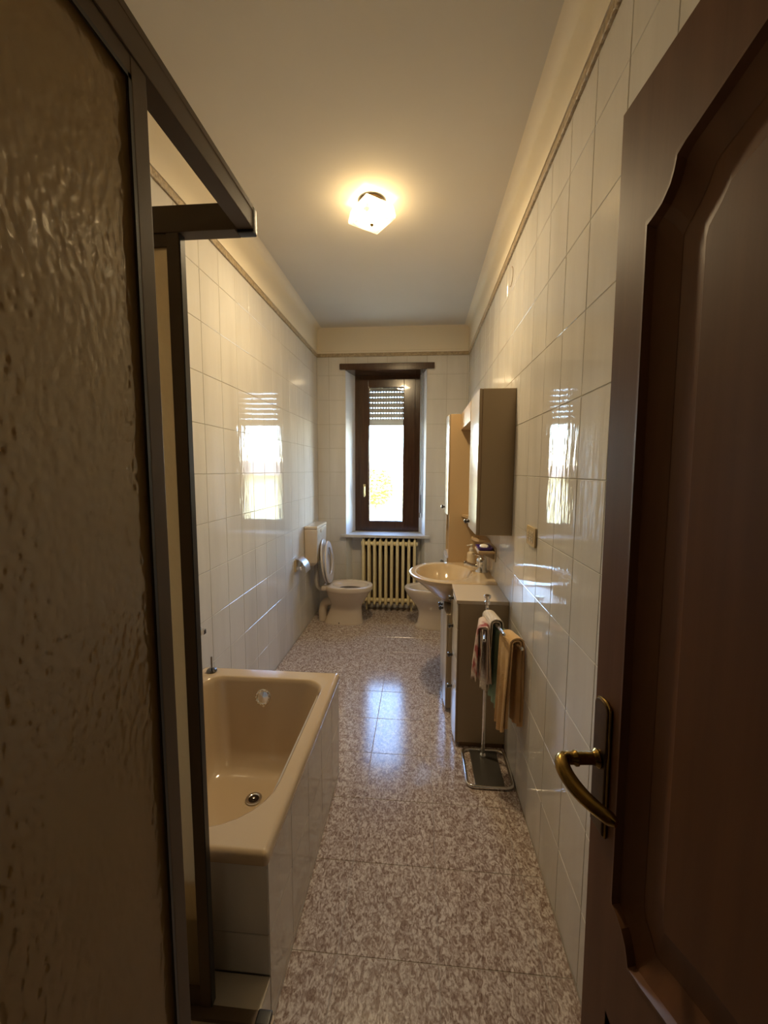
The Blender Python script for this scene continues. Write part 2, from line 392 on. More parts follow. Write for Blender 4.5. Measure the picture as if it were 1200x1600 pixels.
bm = new(); box(bm, (-.842, WB-.032, 2.562), (.135, WB+.004, 2.622), .005); obj('head_board', bm, WINW, win, 30)
bm = new(); prism(bm, [(OX0+.001, WB-.028), (-.722, FY+.06), (-.006, FY+.06), (OX1-.001, WB-.028)], 2.555, 2.575); obj('soffit_lining', bm, WINW, win)
bm = new(); prism(bm, [(-.840, WB-.045), (-.840, WB-.001), (OX0, WB-.001), (-.724, FY+.06), (-.004, FY+.06), (OX1, WB-.001), (.110, WB-.001), (.110, WB-.045)], SILLZ-.030, SILLZ, bev=.004); obj('sill', bm, TRAVE, win, 30)
# strap of the shutter on the right reveal
bm = new(); prism(bm, [(.0075, 4.52), (.0155, 4.49), (.0125, 4.489), (.0045, 4.519)], 1.02, 1.27); obj('strap_slot', bm, BLACK, win)
bm = new(); prism(bm, [(.006, 4.516), (.0136, 4.488), (.0110, 4.487), (.0034, 4.515)], 1.27, 2.55); obj('shutter_strap', bm, mat('grey_strap', (.36, .33, .28), .8), win)
bm = new(); prism(bm, [(.007, 4.519), (.0150, 4.489), (.0060, 4.486), (-.002, 4.516)], 1.02, 1.07); obj('strap_clip', bm, CHROME, win)
# roller shutter: each slat with its row of light slots
SY = FY+.10
def slat(z0, h, holes):
    bm = new(); x0, x1 = -.70, -.03; y0, y1 = SY, SY+.010
    if not holes: box(bm, (x0, y0, z0+.001), (x1, y1, z0+h-.001), .002); return bm
    hz = .0155; box(bm, (x0, y0, z0+hz), (x1, y1, z0+h-.001), .001)
    n = 22; p = (x1-x0)/n
    for i in range(n): box(bm, (x0+i*p, y0, z0), (x0+i*p+p*.54, y1, z0+hz+.0005))
    box(bm, (x0, y0, z0-.001), (x1, y1, z0+.0035)); box(bm, (x0, y0, z0+hz-.002), (x1, y1, z0+hz+.001))
    return bm
obj('shutter_slat', slat(2.030, .0385, 0), SHUT, win)
obj('shutter_slat', slat(2.066, .0405, 0), SHUT, win)
for k in range(9): obj('shutter_slat', slat(2.104+k*.0575, .0575, 1), SHUT, win)
bm = new(); box(bm, (-.76, SY-.01, SILLZ), (-.695, SY+.03, 2.62)); box(bm, (-.035, SY-.01, SILLZ), (.03, SY+.03, 2.62)); box(bm, (-.76, SY-.03, 2.58), (.03, WB+.44, 2.98)); obj('shutter_guide', bm, SHUT, win)
bm = new(); box(bm, (-.80, FY+.06, SILLZ-.05), (.08, WB+.46, SILLZ+.005)); obj('outer_sill', bm, TRAVE, win)

# ------------------------------------------------------------------ the place outside
bm = new(); box(bm, (-40, WB+.5, -3.6), (40, 70, -3.5)); tag(obj('ground', bm, PAVE, kind='structure'), 'pale courtyard outside the window')
t = thing('neighbour_house', 'pale cream house far outside the window', 'building', (2, 32, -3.5))
bm = new(); box(bm, (-9, 30, -3.5), (16, 40, 1.1)); obj('walls', bm, FACADE, t)
bm = new(); prism(bm, [(29.4, 1.1), (40.6, 1.1), (35, 2.3)], -9.5, 16.5, 'X'); obj('roof', bm, mat('roof_tile', (.45, .30, .2), .9), t)
t = thing('garden_tree', 'sunlit yellow-green tree outside the window', 'tree', (-1.55, 14.5, -3.5))
bm = new(); tube(bm, [(-1.55, 14.5, -3.5), (-1.5, 14.5, -2), (-1.55, 14.5, .7)], [.10, .08, .04]); obj('trunk', bm, BARK, t, 40)
bm = new()
for k in range(4500):
    a = random.uniform(0, 2*PI); q = random.random()**.5; zz = random.uniform(-1, 1)
    c = Vector((-1.55+math.cos(a)*q*.62*math.sqrt(1-zz*zz*.8), 14.5+math.sin(a)*q*.6*math.sqrt(1-zz*zz*.8), .95+zz*.62))
    d = Vector((random.uniform(-1, 1), random.uniform(-1, 1), random.uniform(-1, 1))).normalized(); x, y = frame_at(d)
    bm.faces.new([bm.verts.new(c+x*.07), bm.verts.new(c+y*.04), bm.verts.new(c-x*.07), bm.verts.new(c-y*.04)])
obj('foliage', bm, LEAF, t, kind='stuff')

# ------------------------------------------------------------------ ceiling lamp
LC = Vector((-.279, 2.394, 0))
lamp = thing('ceiling_lamp', 'square pressed-glass ceiling lamp glowing warm yellow', 'lamp', (LC.x, LC.y, CEIL))
bm = new(); lathe(bm, [(.062, 0), (.068, -.004), (.068, -.016), (.055, -.026), (.03, -.030)], (LC.x, LC.y, CEIL), n=28); obj('base_plate', bm, BRASSD, lamp, 40)
bm = new()
def sq(h, z, n=11, rib=0):
    out = []; R = Matrix.Rotation(math.radians(38), 3, 'Z')
    c4 = [(-h, -h), (h, -h), (h, h), (-h, h)]
    for i in range(4):
        a, b = Vector(c4[i]), Vector(c4[(i+1) % 4])
        for k in range(n*2):
            s = k/(n*2); p = a.lerp(b, s); nn = Vector((b-a).yx); nn = Vector((nn[0], -nn[1])).normalized()
            if k and k % 2: p = p + nn*rib
            v = R @ Vector((p.x, p.y, 0)); out.append((LC.x+v.x, LC.y+v.y, z))
    return out
loft(bm, [sq(.080, CEIL-.030, rib=.002), sq(.086, CEIL-.045, rib=.002), sq(.0945, CEIL-.090, rib=.002), sq(.092, CEIL-.104, rib=.001), sq(.080, CEIL-.110), sq(.04, CEIL-.116), sq(.004, CEIL-.117)], False, True)
obj('glass_shade', bm, SHADE, lamp)
bm = new(); lathe(bm, [(.012, -.028), (.013, -.045), (.024, -.060), (.027, -.075), (.020, -.092), (.004, -.099)], (LC.x, LC.y, CEIL), n=16); obj('bulb', bm, BULB, lamp, 60)
ld = bpy.data.lights.new('lamp_light', 'AREA'); ld.shape = 'SQUARE'; ld.size = .17; ld.energy = LAMP_POWER*.80; ld.color = LAMP_COLOR     # light leaving the flat bottom glass
lo = bpy.data.objects.new('lamp_light', ld); COL.objects.link(lo); lo.location = (LC.x, LC.y, CEIL-.134); lo.rotation_euler = (0, 0, math.radians(38))
ld = bpy.data.lights.new('lamp_bulb_light', 'POINT'); ld.energy = LAMP_POWER*.50; ld.color = LAMP_COLOR; ld.shadow_soft_size = .03
lo = bpy.data.objects.new('lamp_bulb_light', ld); COL.objects.link(lo); lo.location = (LC.x, LC.y, CEIL-.105)
bm = new(); lathe(bm, [(.009, -.116), (.011, -.121), (.007, -.128), (.003, -.130)], (LC.x, LC.y, CEIL), n=12); obj('finial', bm, BRASS, lamp, 40)

# ------------------------------------------------------------------ door leaf (local: u from free edge to hinge = +x, out of the face = -y, z down from the top)
DC = Vector((.31811, .75646, 2.1)); tx = Vector((.086881, -.996005, .020637)); uz = Vector((-.001793, .020559, .999787)); nn_ = uz.cross(tx)
door = thing('door_1', 'dark walnut panelled door standing open against the right wall', None, DC, kind='structure')
ny = Vector(tx.cross(uz)) * -1   # local y = uz x tx
door.matrix_world = Matrix(((tx.x, ny.x, uz.x, DC.x), (tx.y, ny.y, uz.y, DC.y), (tx.z, ny.z, uz.z, DC.z), (0, 0, 0, 1)))
FS = 1 if ny.x < 0 else -1      # sign of local y that looks into the room
DW, DT = .80, .045; ZB = -2.085
def mir(half): return half + [(DW-u, z) for u, z in half[::-1]]
arc1 = [(.076, -1.280), (.080, -1.286), (.094, -1.290), (.108, -1.298), (.119, -1.313), (.126, -1.333), (.128, -1.341)]
bot_in = [(.40, -1.275), (.33, -1.281), (.27, -1.293), (.213, -1.311), (.159, -1.332)]
up_in = [(.076, -.206), (.095, -.205), (.110, -.199), (.124, -.186), (.131, -.172), (.135, -.152), (.170, -.144), (.224, -.129), (.261, -.119), (.33, -.106), (.40, -.102)]
def closed(half):   # half outline from bottom centre round the left side to top centre; mirrored
    return half + [(DW-u, z) for u, z in half[-2:0:-1]]
upper = closed(bot_in + arc1[::-1] + up_in)
lo_top = [(.076, -1.485), (.095, -1.488), (.110, -1.495), (.124, -1.508), (.130, -1.523), (.133, -1.545)]
lower = closed([(.40, -1.965), (.25, -1.965), (.076, -1.965)] + lo_top + [(.17, -1.537), (.224, -1.520), (.261, -1.509), (.33, -1.493), (.40, -1.487)])
def star(poly, d, n=200):
    """the outline moved inwards by d, sampled by angle about the panel centre"""
    us = [p[0] for p in poly]; zs = [p[1] for p in poly]; cx, cz = (min(us)+max(us))/2, (min(zs)+max(zs))/2; m = len(poly)
    segs = [(poly[i], poly[(i+1) % m]) for i in range(m)]
    angs = sorted([2*PI*i/n for i in range(n)] + [math.atan2(z-cz, u-cx) % (2*PI) for u, z in poly]); out = []
    angs = [a for i, a in enumerate(angs) if i == 0 or a-angs[i-1] > 1e-4]
    def dist(x, z):
        best = 9
        for (a, b), (c, e) in segs:
            vx, vz = c-a, e-b; t = max(0, min(1, ((x-a)*vx+(z-b)*vz)/(vx*vx+vz*vz+1e-12))); best = min(best, (x-a-t*vx)**2+(z-b-t*vz)**2)
        return best**.5
    for a in angs:
        dx, dz = math.cos(a), math.sin(a); r = 9
        for (p, q), (u, v) in segs:
            ex, ez = u-p, v-q; den = dx*ez-dz*ex
            if abs(den) < 1e-12: continue
            t = ((p-cx)*ez-(q-cz)*ex)/den; w_ = ((p-cx)*dz-(q-cz)*dx)/den
            if t > 0 and -1e-6 <= w_ <= 1+1e-6: r = min(r, t)
        if d > 0:
            for _ in range(60):
                k = dist(cx+dx*r, cz+dz*r)
                if k >= d-2e-4: break
                r -= max(2e-4, (d-k)*.6)
        out.append((cx+dx*r, cz+dz*r))
    return out
offset = star
bm = new()
def fill(loops, y):
    vs2 = [[bm.verts.new((u, y, z)) for u, z in L] for L in loops]; es = []
    for L in vs2:
        for i in range(len(L)): es.append(bm.edges.new((L[i], L[(i+1) % len(L)])))
    bmesh.ops.triangle_fill(bm, use_beauty=True, use_dissolve=False, edges=es); return vs2
yf = 0.0
rect = [(0, 0), (DW, 0), (DW, ZB), (0, ZB)]
fill([rect, upper, lower], yf)
yb = -FS*DT
b4 = [bm.verts.new((u, yb, z)) for u, z in rect]; f4 = [bm.verts.new((u, yf, z)) for u, z in rect]
bm.faces.new(b4)
for i in range(4): bm.faces.new((f4[i], f4[(i+1) % 4], b4[(i+1) % 4], b4[i]))
obj('leaf', bm, DOORW, door, 25, local=True)
for P in (upper, lower):
    bm = new()
    R_ = [[(u, FS*h, z) for u, z in offset(P, d)] for d, h in ((0, -.001), (.0, .0015), (.005, .002), (.010, -.009), (.030, -.019), (.046, -.024))]
    loft(bm, R_, False, False); obj('moulding', bm, DOORW, door, 20, local=True)
    bm = new()
    rg = [[(u, FS*h, z) for u, z in offset(P, d)] for d, h in ((.045, -.0245), (.068, -.0245), (.098, -.016), (.101, -.0145))]
    loft(bm, rg, False, False)
    L = [bm.verts.new(p) for p in rg[-1]]; es = [bm.edges.new((L[i], L[(i+1) % len(L)])) for i in range(len(L))]
    bmesh.ops.triangle_fill(bm, use_beauty=True, use_dissolve=False, edges=es); obj('panel', bm, DOORW, door, 25, local=True)
# brass furniture
bm = new(); u0, u1, z0, z1 = .012, .054, -1.188, -.957
out = [(u0, z0), (u1, z0), (u1, z1-.012)] + [((u0+u1)/2+.021*math.cos(a), z1-.012+.012*math.sin(a)) for a in [PI*i/8 for i in range(1, 8)]] + [(u0, z1-.012)]
prism(bm, out, FS*0, FS*.009, 'Y', .003); bp_ = obj('lock_plate', bm, BRASSD, door, 30, local=True, label='dark bronze backplate with keyhole')
bm = new(); prism(bm, [(.028+.004*math.cos(a), -1.140+.004*math.sin(a)) for a in [2*PI*i/10 for i in range(10)]], FS*.0085, FS*.0096, 'Y'); box(bm, (.0258, min(FS*.0085, FS*.0096), -1.160), (.0302, max(FS*.0085, FS*.0096), -1.141)); obj('keyhole', bm, BLACK, bp_, local=True)
bm = new(); ucn, zcn = (u0+u1)/2, (z0+z1)/2
prism(bm, [(ucn+(a-ucn)*1.11, zcn+(b-zcn)*1.02) for a, b in out], FS*0, FS*.0062, 'Y', .0025); obj('plate_rim', bm, BRASS, bp_, 30, local=True)
bm = new(); hz = -1.062; uc = .033
lathe(bm, [(.015, .008), (.016, .012), (.0125, .016), (.0105, .020), (.0105, .044), (.013, .046), (.013, .050), (.0105, .053), (.0105, .060)], (uc, 0, hz), (0, FS, 0), 18)
g = bez((uc, FS*.050, hz), (uc-.004, FS*.074, hz+.002), (uc+.006, FS*.082, hz), (uc+.034, FS*.074, hz-.012), 10) + bez((uc+.034, FS*.074, hz-.012), (uc+.062, FS*.066, hz-.023), (uc+.085, FS*.050, hz-.026), (uc+.108, FS*.036, hz-.026), 8)[1:]
tube(bm, g, [.0095+.0032*math.sin(PI*i/(len(g)-1)) for i in range(len(g)-2)]+[.0105, .006], 12)
obj('lever_handle', bm, BRASS, door, 45, local=True, label='curved antique brass lever handle')

# ------------------------------------------------------------------ shower
SX, SYE = -.352, .912
sb = thing('shower_plinth', 'low tiled shower plinth with cream top in front of the bathtub end', 'shower tray', (-.7, .45, 0))
bm = new(); box(bm, (WL+.001, .890, 0), (-.387-.0061, .9689, .150)); box(bm, (WL+.001, Y0+.001, 0), (-.3465-.0061, .889, .150)); obj('plinth', bm, GROUT, sb)
tile_field(sb, 'X+', -.387, (.890, .968, .0, .150), .77, .2, -.10, .25, WALLTILE)
tile_field(sb, 'X+', -.3465, (Y0+.001, .889, .0, .150), -.1, .2, -.10, .25, WALLTILE)
bm = new(); box(bm, (WL+.001, .8901, .1502), (-.3868, .969, .158), .002); obj('ledge_slab', bm, mat('cream_ledge', (.56, .50, .40), .3), sb)
bm = new(); box(bm, (WL+.001, Y0+.001, .1502), (-.3463, .890, .162), .003); obj('tray', bm, CERAM, sb)
sh = thing('shower_enclosure', 'bronze framed corner shower screen with textured acrylic panels', 'shower screen', (-.7, .45, .162))
ZT = 2.077
bm = new(); box(bm, (SX-.034, Y0+.002, 2.030), (SX, SYE-.02, ZT), .002); box(bm, (SX-.0345, Y0+.002, 2.066), (SX+.0006, SYE-.02, 2.0775), .001); obj('top_rail', bm, BRONZE, sh, 30)
bm = new(); box(bm, (WL+.002, SYE-.034, 2.024), (SX-.034, SYE, ZT), .002); obj('top_rail', bm, BRONZE, sh, 30)
bm = new(); box(bm, (SX-.036, SYE-.022, 2.024), (SX+.001, SYE+.001, ZT+.001), .004); obj('corner_cap', bm, BLACK, sh, 30)
bm = new(); box(bm, (SX-.034, Y0+.002, .162), (SX, SYE-.045, .174), .002); obj('bottom_rail', bm, BRONZE, sh, 30)
bm = new(); box(bm, (WL+.002, SYE-.052, .162), (SX-.034, SYE-.024, .174), .002); obj('bottom_rail', bm, BRONZE, sh, 30)
bm = new(); box(bm, (SX-.036, SYE-.054, .1625), (SX+.001, SYE-.022, .177), .004); obj('corner_cap', bm, BLACK, sh, 30)
# fixed side panel
bm = new()
box(bm, (SX-.026, .524, .174), (SX-.002, .554, 2.030), .002); box(bm, (SX-.026, Y0+.002, .174), (SX-.002, Y0+.030, 2.030), .002)
box(bm, (SX-.0255, Y0+.03, 2.006), (SX-.003, .525, 2.030), .001); box(bm, (SX-.0255, Y0+.03, .174), (SX-.003, .525, .225), .001)
fp = obj('panel_frame', bm, BRONZE, sh, 30)
bm = new(); box(bm, (SX-.004, .518, .225), (SX-.0018, .5238, 2.006)); box(bm, (SX-.004, Y0+.03, 2.000), (SX-.0018, .5238, 2.006)); obj('gasket', bm, BLACK, fp)
def sheet_x(bm, x, y0, y1, z0, z1, th=.004): box(bm, (x-th, y0, z0), (x, y1, z1))
bm = new(); sheet_x(bm, SX-.010, Y0+.03, .524, .225, 2.006); obj('acrylic_sheet', bm, ACRYL, fp)
# sliding end panel parked against the left wall
bm = new(); box(bm, (-.537, SYE-.032, .175), (-.509, SYE-.010, 2.040), .002); box(bm, (WL+.006, SYE-.032, .175), (WL+.034, SYE-.010, 2.024), .002); box(bm, (WL+.03, SYE-.030, 2.0), (-.537, SYE-.012, 2.024), .001); box(bm, (WL+.03, SYE-.030, .175), (-.537, SYE-.012, .222), .001)
fe = obj('sliding_frame', bm, BRONZE, sh, 30)
bm = new(); box(bm, (-.5092, SYE-.030, .175), (-.5065, SYE-.012, 2.030)); obj('gasket', bm, BLACK, fe)
bm = new(); box(bm, (WL+.03, SYE-.022, .222), (-.536, SYE-.018, 2.0)); obj('acrylic_sheet', bm, ACRYL, fe)

# ------------------------------------------------------------------ bathtub
TY0, TY1, TX1, TZ = .958, 1.950, -.383, .530
su = thing('tub_surround', 'white tiled masonry surround carrying the beige bathtub', 'tub surround', (-.7, 1.46, 0))
bm = new(); box(bm, (-.46, .971+.006, 0), (-.387-.0061, 1.938, .494)); box(bm, (WL+.001, .971+.006, 0), (-.4602, 1.05, .494)); box(bm, (WL+.001, 1.885, 0), (-.4602, 1.938-.0061, .494)); obj('masonry', bm, GROUT, su)
tile_field(su, 'X+', -.387, (.971, 1.938, 0, .494), 1.17-.2*2, .2, .030-.25, .25, WALLTILE)
tile_field(su, 'Y-', .9705, (WL, -.3872, .1585, .494), -.588-.2*4, .2, .030-.25, .25, WALLTILE)
tub = thing('bathtub', 'short beige enamel bathtub along the left wall', 'bathtub', (-.735, 1.46, .494))
bm = new()
X0 = WL+.001
rg = [rrect(X0+.004, TX1-.004, TY0+.004, TY1-.004, .011, .011, .4945), rrect(X0, TX1, TY0, TY1, .012, .012, .500), rrect(X0, TX1, TY0, TY1, .012, .012, .512), rrect(X0+.003, TX1-.003, TY0+.003, TY1-.003, .011, .011, .522), rrect(X0+.009, TX1-.009, TY0+.009, TY1-.009, .010, .01, .529), rrect(X0+.018, TX1-.018, TY0+.018, TY1-.018, .009, .009, TZ+.001), rrect(X0+.026, TX1-.026, TY0+.026, TY1-.026, .009, .009, TZ-.001),
      rrect(X0+.058, TX1-.050, TY0+.062, TY1-.078, .20, .10, TZ-.001), rrect(X0+.066, TX1-.058, TY0+.070, TY1-.086, .195, .098, TZ-.006), rrect(X0+.074, TX1-.066, TY0+.080, TY1-.093, .19, .095, TZ-.025),
      rrect(X0+.10, TX1-.095, TY0+.14, TY1-.130, .17, .095, .36), rrect(X0+.125, TX1-.125, TY0+.20, TY1-.170, .15, .09, .22), rrect(X0+.150, TX1-.155, TY0+.25, TY1-.205, .13, .085, .155), rrect(X0+.185, TX1-.19, TY0+.29, TY1-.245, .11, .07, .133), rrect(X0+.25, TX1-.25, TY0+.38, TY1-.32, .07, .05, .128)]
loft(bm, rg, False, True); obj('shell', bm, TUBM, tub, 60)
bm = new(); lathe(bm, [(.034, .000), (.034, .004), (.027, .005), (.022, .002)], (-.689, 1.590, .1305), n=24, cap1=False); dr = obj('drain', bm, CHROME, tub, 40)
bm = new(); lathe(bm, [(.022, .0), (.022, .0022)], (-.689, 1.590, .1300), n=20); obj('drain_hole', bm, DARKW, dr)
bm = new(); lathe(bm, [(.006, .002), (.006, .007), (.002, .009)], (-.689, 1.590, .1305), n=10); obj('drain_screw', bm, CHROME, dr, 40)
bm = new(); ax = Vector((0, -1, .28)).normalized(); oc = Vector((-.737, 1.850, .440))
lathe(bm, [(.040, -.010), (.040, .006), (.036, .012), (.030, .014), (.026, .010), (.010, .012), (.002, .013)], oc, ax, 28)
ov = obj('overflow', bm, CHROME, tub, 50)
bm = new(); lathe(bm, [(.009, 0), (.009, .010), (.004, .013)], oc+ax*.008+Vector((.004, 0, -.036)), ax, 12); obj('overflow_knob', bm, CHROME, ov, 40)
bm = new()
for k in range(14):
    a = 2*PI*k/14; x, y = frame_at(ax); lathe(bm, [(.0045, 0), (.0045, .006), (.001, .008)], oc+ax*.009+(x*math.cos(a)+y*math.sin(a))*.032, ax, 6)
obj('overflow_ring', bm, CHROME, ov, 40)
bm = new(); lathe(bm, [(.024, 0), (.026, .004), (.022, .011), (.008, .014)], (-1.020, 1.900, TZ), n=20); tube(bm, [(-1.020, 1.900, TZ+.012), (-1.020, 1.900, TZ+.075)], .0042, 8)
single('bath_plug', bm, mat('dark_chrome', (.22, .21, .2), .2, metal=1), 'dark metal plug with upright rod standing on the bathtub rim corner', 'plug', (-1.020, 1.900, TZ), 40)
br = thing('wall_bracket', 'small square chrome bracket on the left wall above the bathtub', 'bracket', (WL, 1.925, .722))
bm = new(); box(bm, (WL, 1.893, .705), (WL+.008, 1.925, .745), .002); obj('mount', bm, CHROME, br, 30)
bm = new(); box(bm, (WL+.007, 1.897, .716), (WL+.034, 1.922, .742), .004); obj('holder', bm, CHROME, br, 30)
bm = new(); box(bm, (WL+.0335, 1.901, .720), (WL+.0350, 1.918, .738), .0005); obj('socket', bm, BLACK, br)

# ------------------------------------------------------------------ toilet
TYC = 4.005
to = thing('toilet', 'beige floor-standing toilet with raised seat beside the radiator', 'toilet', (-.74, TYC, 0))
bm = new(); C_ = -.70
rings = [sell(-.745, TYC+.03, .195, .100, 0, e=2.9), sell(-.745, TYC+.03, .195, .100, .020, e=2.9), sell(-.744, TYC+.03, .187, .092, .030, e=2.8), sell(-.733, TYC+.026, .170, .084, .10, e=2.7), sell(-.722, TYC+.02, .156, .078, .165, e=2.6), sell(-.716, TYC+.012, .158, .088, .195, e=2.3), sell(-.708, TYC+.006, .180, .118, .245, e=2.15), sell(-.702, TYC, .206, .147, .30, e=2.1), sell(-.697, TYC, .222, .160, .338, e=2.1), sell(-.695, TYC, .238, .174, .350, e=2.1), sell(-.695, TYC, .245, .181, .362, e=2.1), sell(-.695, TYC, .246, .182, .392, e=2.1), sell(-.695, TYC, .238, .175, .402, e=2.1), sell(-.690, TYC, .202, .146, .402, e=2.0, rxm=.165), sell(-.690, TYC, .194, .137, .394, e=2.0, rxm=.156), sell(-.690, TYC, .182, .124, .376, e=2.0, rxm=.146), sell(-.680, TYC-.01, .140, .085, .366, e=2.0, rxm=.12), sell(-.680, TYC-.01, .132, .078, .355, e=2.0, rxm=.112), sell(-.68, TYC, .09, .05, .24, e=2.0)]
loft(bm, rings, True, True); obj('bowl', bm, CERAM, to, 55)
bm = new(); loft(bm, [sell(-.680, TYC-.01, .134, .080, .358, e=2.0, rxm=.114), sell(-.680, TYC-.01, .134, .080, .360, e=2.0, rxm=.114)]); obj('water', bm, DARKW, to)
bm = new(); box(bm, (-.948, TYC-.105, .355), (-.86, TYC+.105, .400), .012); obj('seat_shelf', bm, CERAM, to, 40)
cx0, cx1, cy0, cy1, cz0, cz1 = WL+.002, -.955, TYC-.195, TYC+.195, .612, 1.000
bm = new()
loft(bm, [[(cx0, cy0+.03, cz0), (cx1-.045, cy0+.03, cz0), (cx1-.045, cy1-.03, cz0), (cx0, cy1-.03, cz0)], [(cx0, cy0+.006, cz0+.035), (cx1-.012, cy0+.006, cz0+.035), (cx1-.012, cy1-.006, cz0+.035), (cx0, cy1-.006, cz0+.035)], [(cx0, cy0, cz1-.03), (cx1, cy0, cz1-.03), (cx1, cy1, cz1-.03), (cx0, cy1, cz1-.03)]])
bmesh.ops.bevel(bm, geom=bm.edges[:], offset=.008, segments=3, profile=.5, affect='EDGES'); tk = obj('tank', bm, CERAM, to, 40)
bm = new(); box(bm, (cx0, cy0-.002, cz1-.031), (cx1+.002, cy1+.002, cz1), .010, 3); obj('tank_lid', bm, CERAM, tk, 40)
bm = new(); box(bm, (cx1-.004, TYC-.06, cz1-.075), (cx1+.005, TYC+.06, cz1-.045), .003); obj('flush_plate', bm, CERAM, tk, 40)
# lid and seat ring raised against the tank
def tilted(pts2, x0, z0, ang, off, yc):   # (along, across) -> world, leaning back by ang
    c, s = math.cos(ang), math.sin(ang)
    return [(x0 - p*s + off*c, yc + q, z0 + p*c + off*s) for p, q in pts2]
def egg(l, wd, n=36, sh=0): return [(l*(.5+.5*math.cos(2*PI*k/n))+sh, wd*math.sin(2*PI*k/n)*(1-.12*math.cos(2*PI*k/n))) for k in range(n)]
def shrink(P, d):
    l0 = min(p for p, q in P); l1 = max(p for p, q in P); cm = (l0+l1)/2; hl = (l1-l0)/2; hw = max(q for p, q in P)
    return [(cm+(p-cm)*(hl-d)/hl, q*(hw-d)/hw) for p, q in P]
E0 = egg(.445, .178)
bm = new(); A_ = math.radians(7)
loft(bm, [tilted(shrink(E0, .006), -.905, .408, A_, 0, TYC), tilted(E0, -.905, .408, A_, .006, TYC), tilted(E0, -.905, .408, A_, .014, TYC), tilted(shrink(E0, .008), -.905, .408, A_, .020, TYC)]); obj('lid', bm, SEATM, to, 50)
bm = new(); E1 = egg(.425, .178); E2 = [(p*.62+.092, q*.62) for p, q in E1]; A2 = math.radians(4)
lp = [tilted(shrink(E1, .006), -.882, .408, A2, 0, TYC), tilted(E1, -.882, .408, A2, .007, TYC), tilted(shrink(E1, .006), -.882, .408, A2, .018, TYC), tilted(shrink(E2, -.006), -.882, .408, A2, .018, TYC), tilted(E2, -.882, .408, A2, .010, TYC), tilted(shrink(E2, -.006), -.882, .408, A2, 0, TYC)]
loft(bm, lp + [lp[0]], False, False); bmesh.ops.remove_doubles(bm, verts=bm.verts[:], dist=1e-5); obj('seat', bm, SEATM, to, 50)
for sg in (-1, 1): bm = new(); tube(bm, [(-.91, TYC+sg*.07, .408), (-.91, TYC+sg*.04, .408)], .012); obj('hinge', bm, CHROME, to, 40)
bm = new(); tube(bm, [(-1.02, TYC, .62), (-1.02, TYC, .46)] + bez((-1.02, TYC, .46), (-1.02, TYC, .36), (-1.0, TYC, .34), (-.92, TYC, .34), 8)[1:], .022, 12); obj('flush_pipe', bm, mat('grey_pipe', (.50, .46, .40), .35), to, 40)
bm = new(); tube(bm, bez((-.84, TYC+.06, .19), (-.93, TYC+.06, .21), (-.96, TYC+.06, .20), (-.970, TYC+.06, .10), 8) + [(-.970, TYC+.06, .001)], [.044]*9+[.042], 16); obj('waste_pipe', bm, CERAM, to, 50)
bm = new(); lathe(bm, [(.007, 0), (.006, .004), (.002, .006)], (-.78, TYC-.066, .018), (0, -1, .15), 8); obj('floor_bolt', bm, DARKW, to, 40)

# ------------------------------------------------------------------ bidet
BYC = 3.985
bi = thing('bidet', 'beige floor-standing bidet half hidden behind the washbasin', 'bidet', (.15, BYC, 0))
bm = new()
loft(bm, [sell(.165, BYC, .195, .10, 0, e=2.6), sell(.165, BYC, .195, .10, .025, e=2.6), sell(.170, BYC, .178, .09, .045, e=2.5), sell(.172, BYC, .165, .084, .13, e=2.4), sell(.170, BYC, .175, .092, .20, e=2.3), sell(.162, BYC, .225, .135, .27, e=2.2), sell(.155, BYC, .265, .165, .33, e=2.1), sell(.150, BYC, .283, .178, .375, e=2.1), sell(.150, BYC, .285, .180, .395, e=2.1), sell(.150, BYC, .278, .173, .404, e=2.1), sell(.115, BYC, .205, .140, .403, e=2.0), sell(.115, BYC, .190, .126, .393, e=2.0), sell(.115, BYC, .16, .10, .33, e=2.0), sell(.115, BYC, .10, .06, .29, e=2.0)]); obj('bowl', bm, CERAM, bi, 55)
bm = new(); lathe(bm, [(.02, .0), (.02, .05), (.012, .07)], (.38, BYC, .402), n=14); tube(bm, bez((.38, BYC, .44), (.35, BYC, .46), (.32, BYC, .46), (.29, BYC, .43), 8), .009); obj('tap', bm, CHROME, bi, 40)

# ------------------------------------------------------------------ radiator
ra = thing('radiator', 'cream cast-iron column radiator under the window', 'radiator', (-.32, 4.42, 0))
RX0, RP, RY0, RY1 = -.595, .0612, 4.335, 4.465
cm = None
for k in range(10):
    x = RX0 + k*RP; bm = new()
    loft(bm, [[(x-.005, RY0+.02, .105), (x+.005, RY0+.02, .105), (x+.005, RY1-.02, .105), (x-.005, RY1-.02, .105)], [(x-.005, RY0+.02, .772), (x+.005, RY0+.02, .772), (x+.005, RY1-.02, .772), (x-.005, RY1-.02, .772)]])
    for yy in (RY0+.018, RY1-.018):
        loft(bm, [sell(x, yy, .004, .004, .800, 10), sell(x, yy, .014, .014, .782, 10), sell(x, yy, .0165, .018, .765, 10), sell(x, yy, .0165, .018, .110, 10), sell(x, yy, .014, .014, .092, 10), sell(x, yy, .004, .004, .078, 10)])
    box(bm, (x-.014, RY0+.018, .725), (x+.014, RY1-.018, .772), .006, 1); box(bm, (x-.014, RY0+.018, .105), (x+.014, RY1-.018, .150), .006, 1)
    obj('column', bm, RADM, ra, 50)
for z in (.748, .128):
    bm = new(); tube(bm, [(RX0-.024, (RY0+RY1)/2-.02, z), (RX0+9*RP+.030, (RY0+RY1)/2-.02, z)], .023, 14); obj('header', bm, RADM, ra, 50)
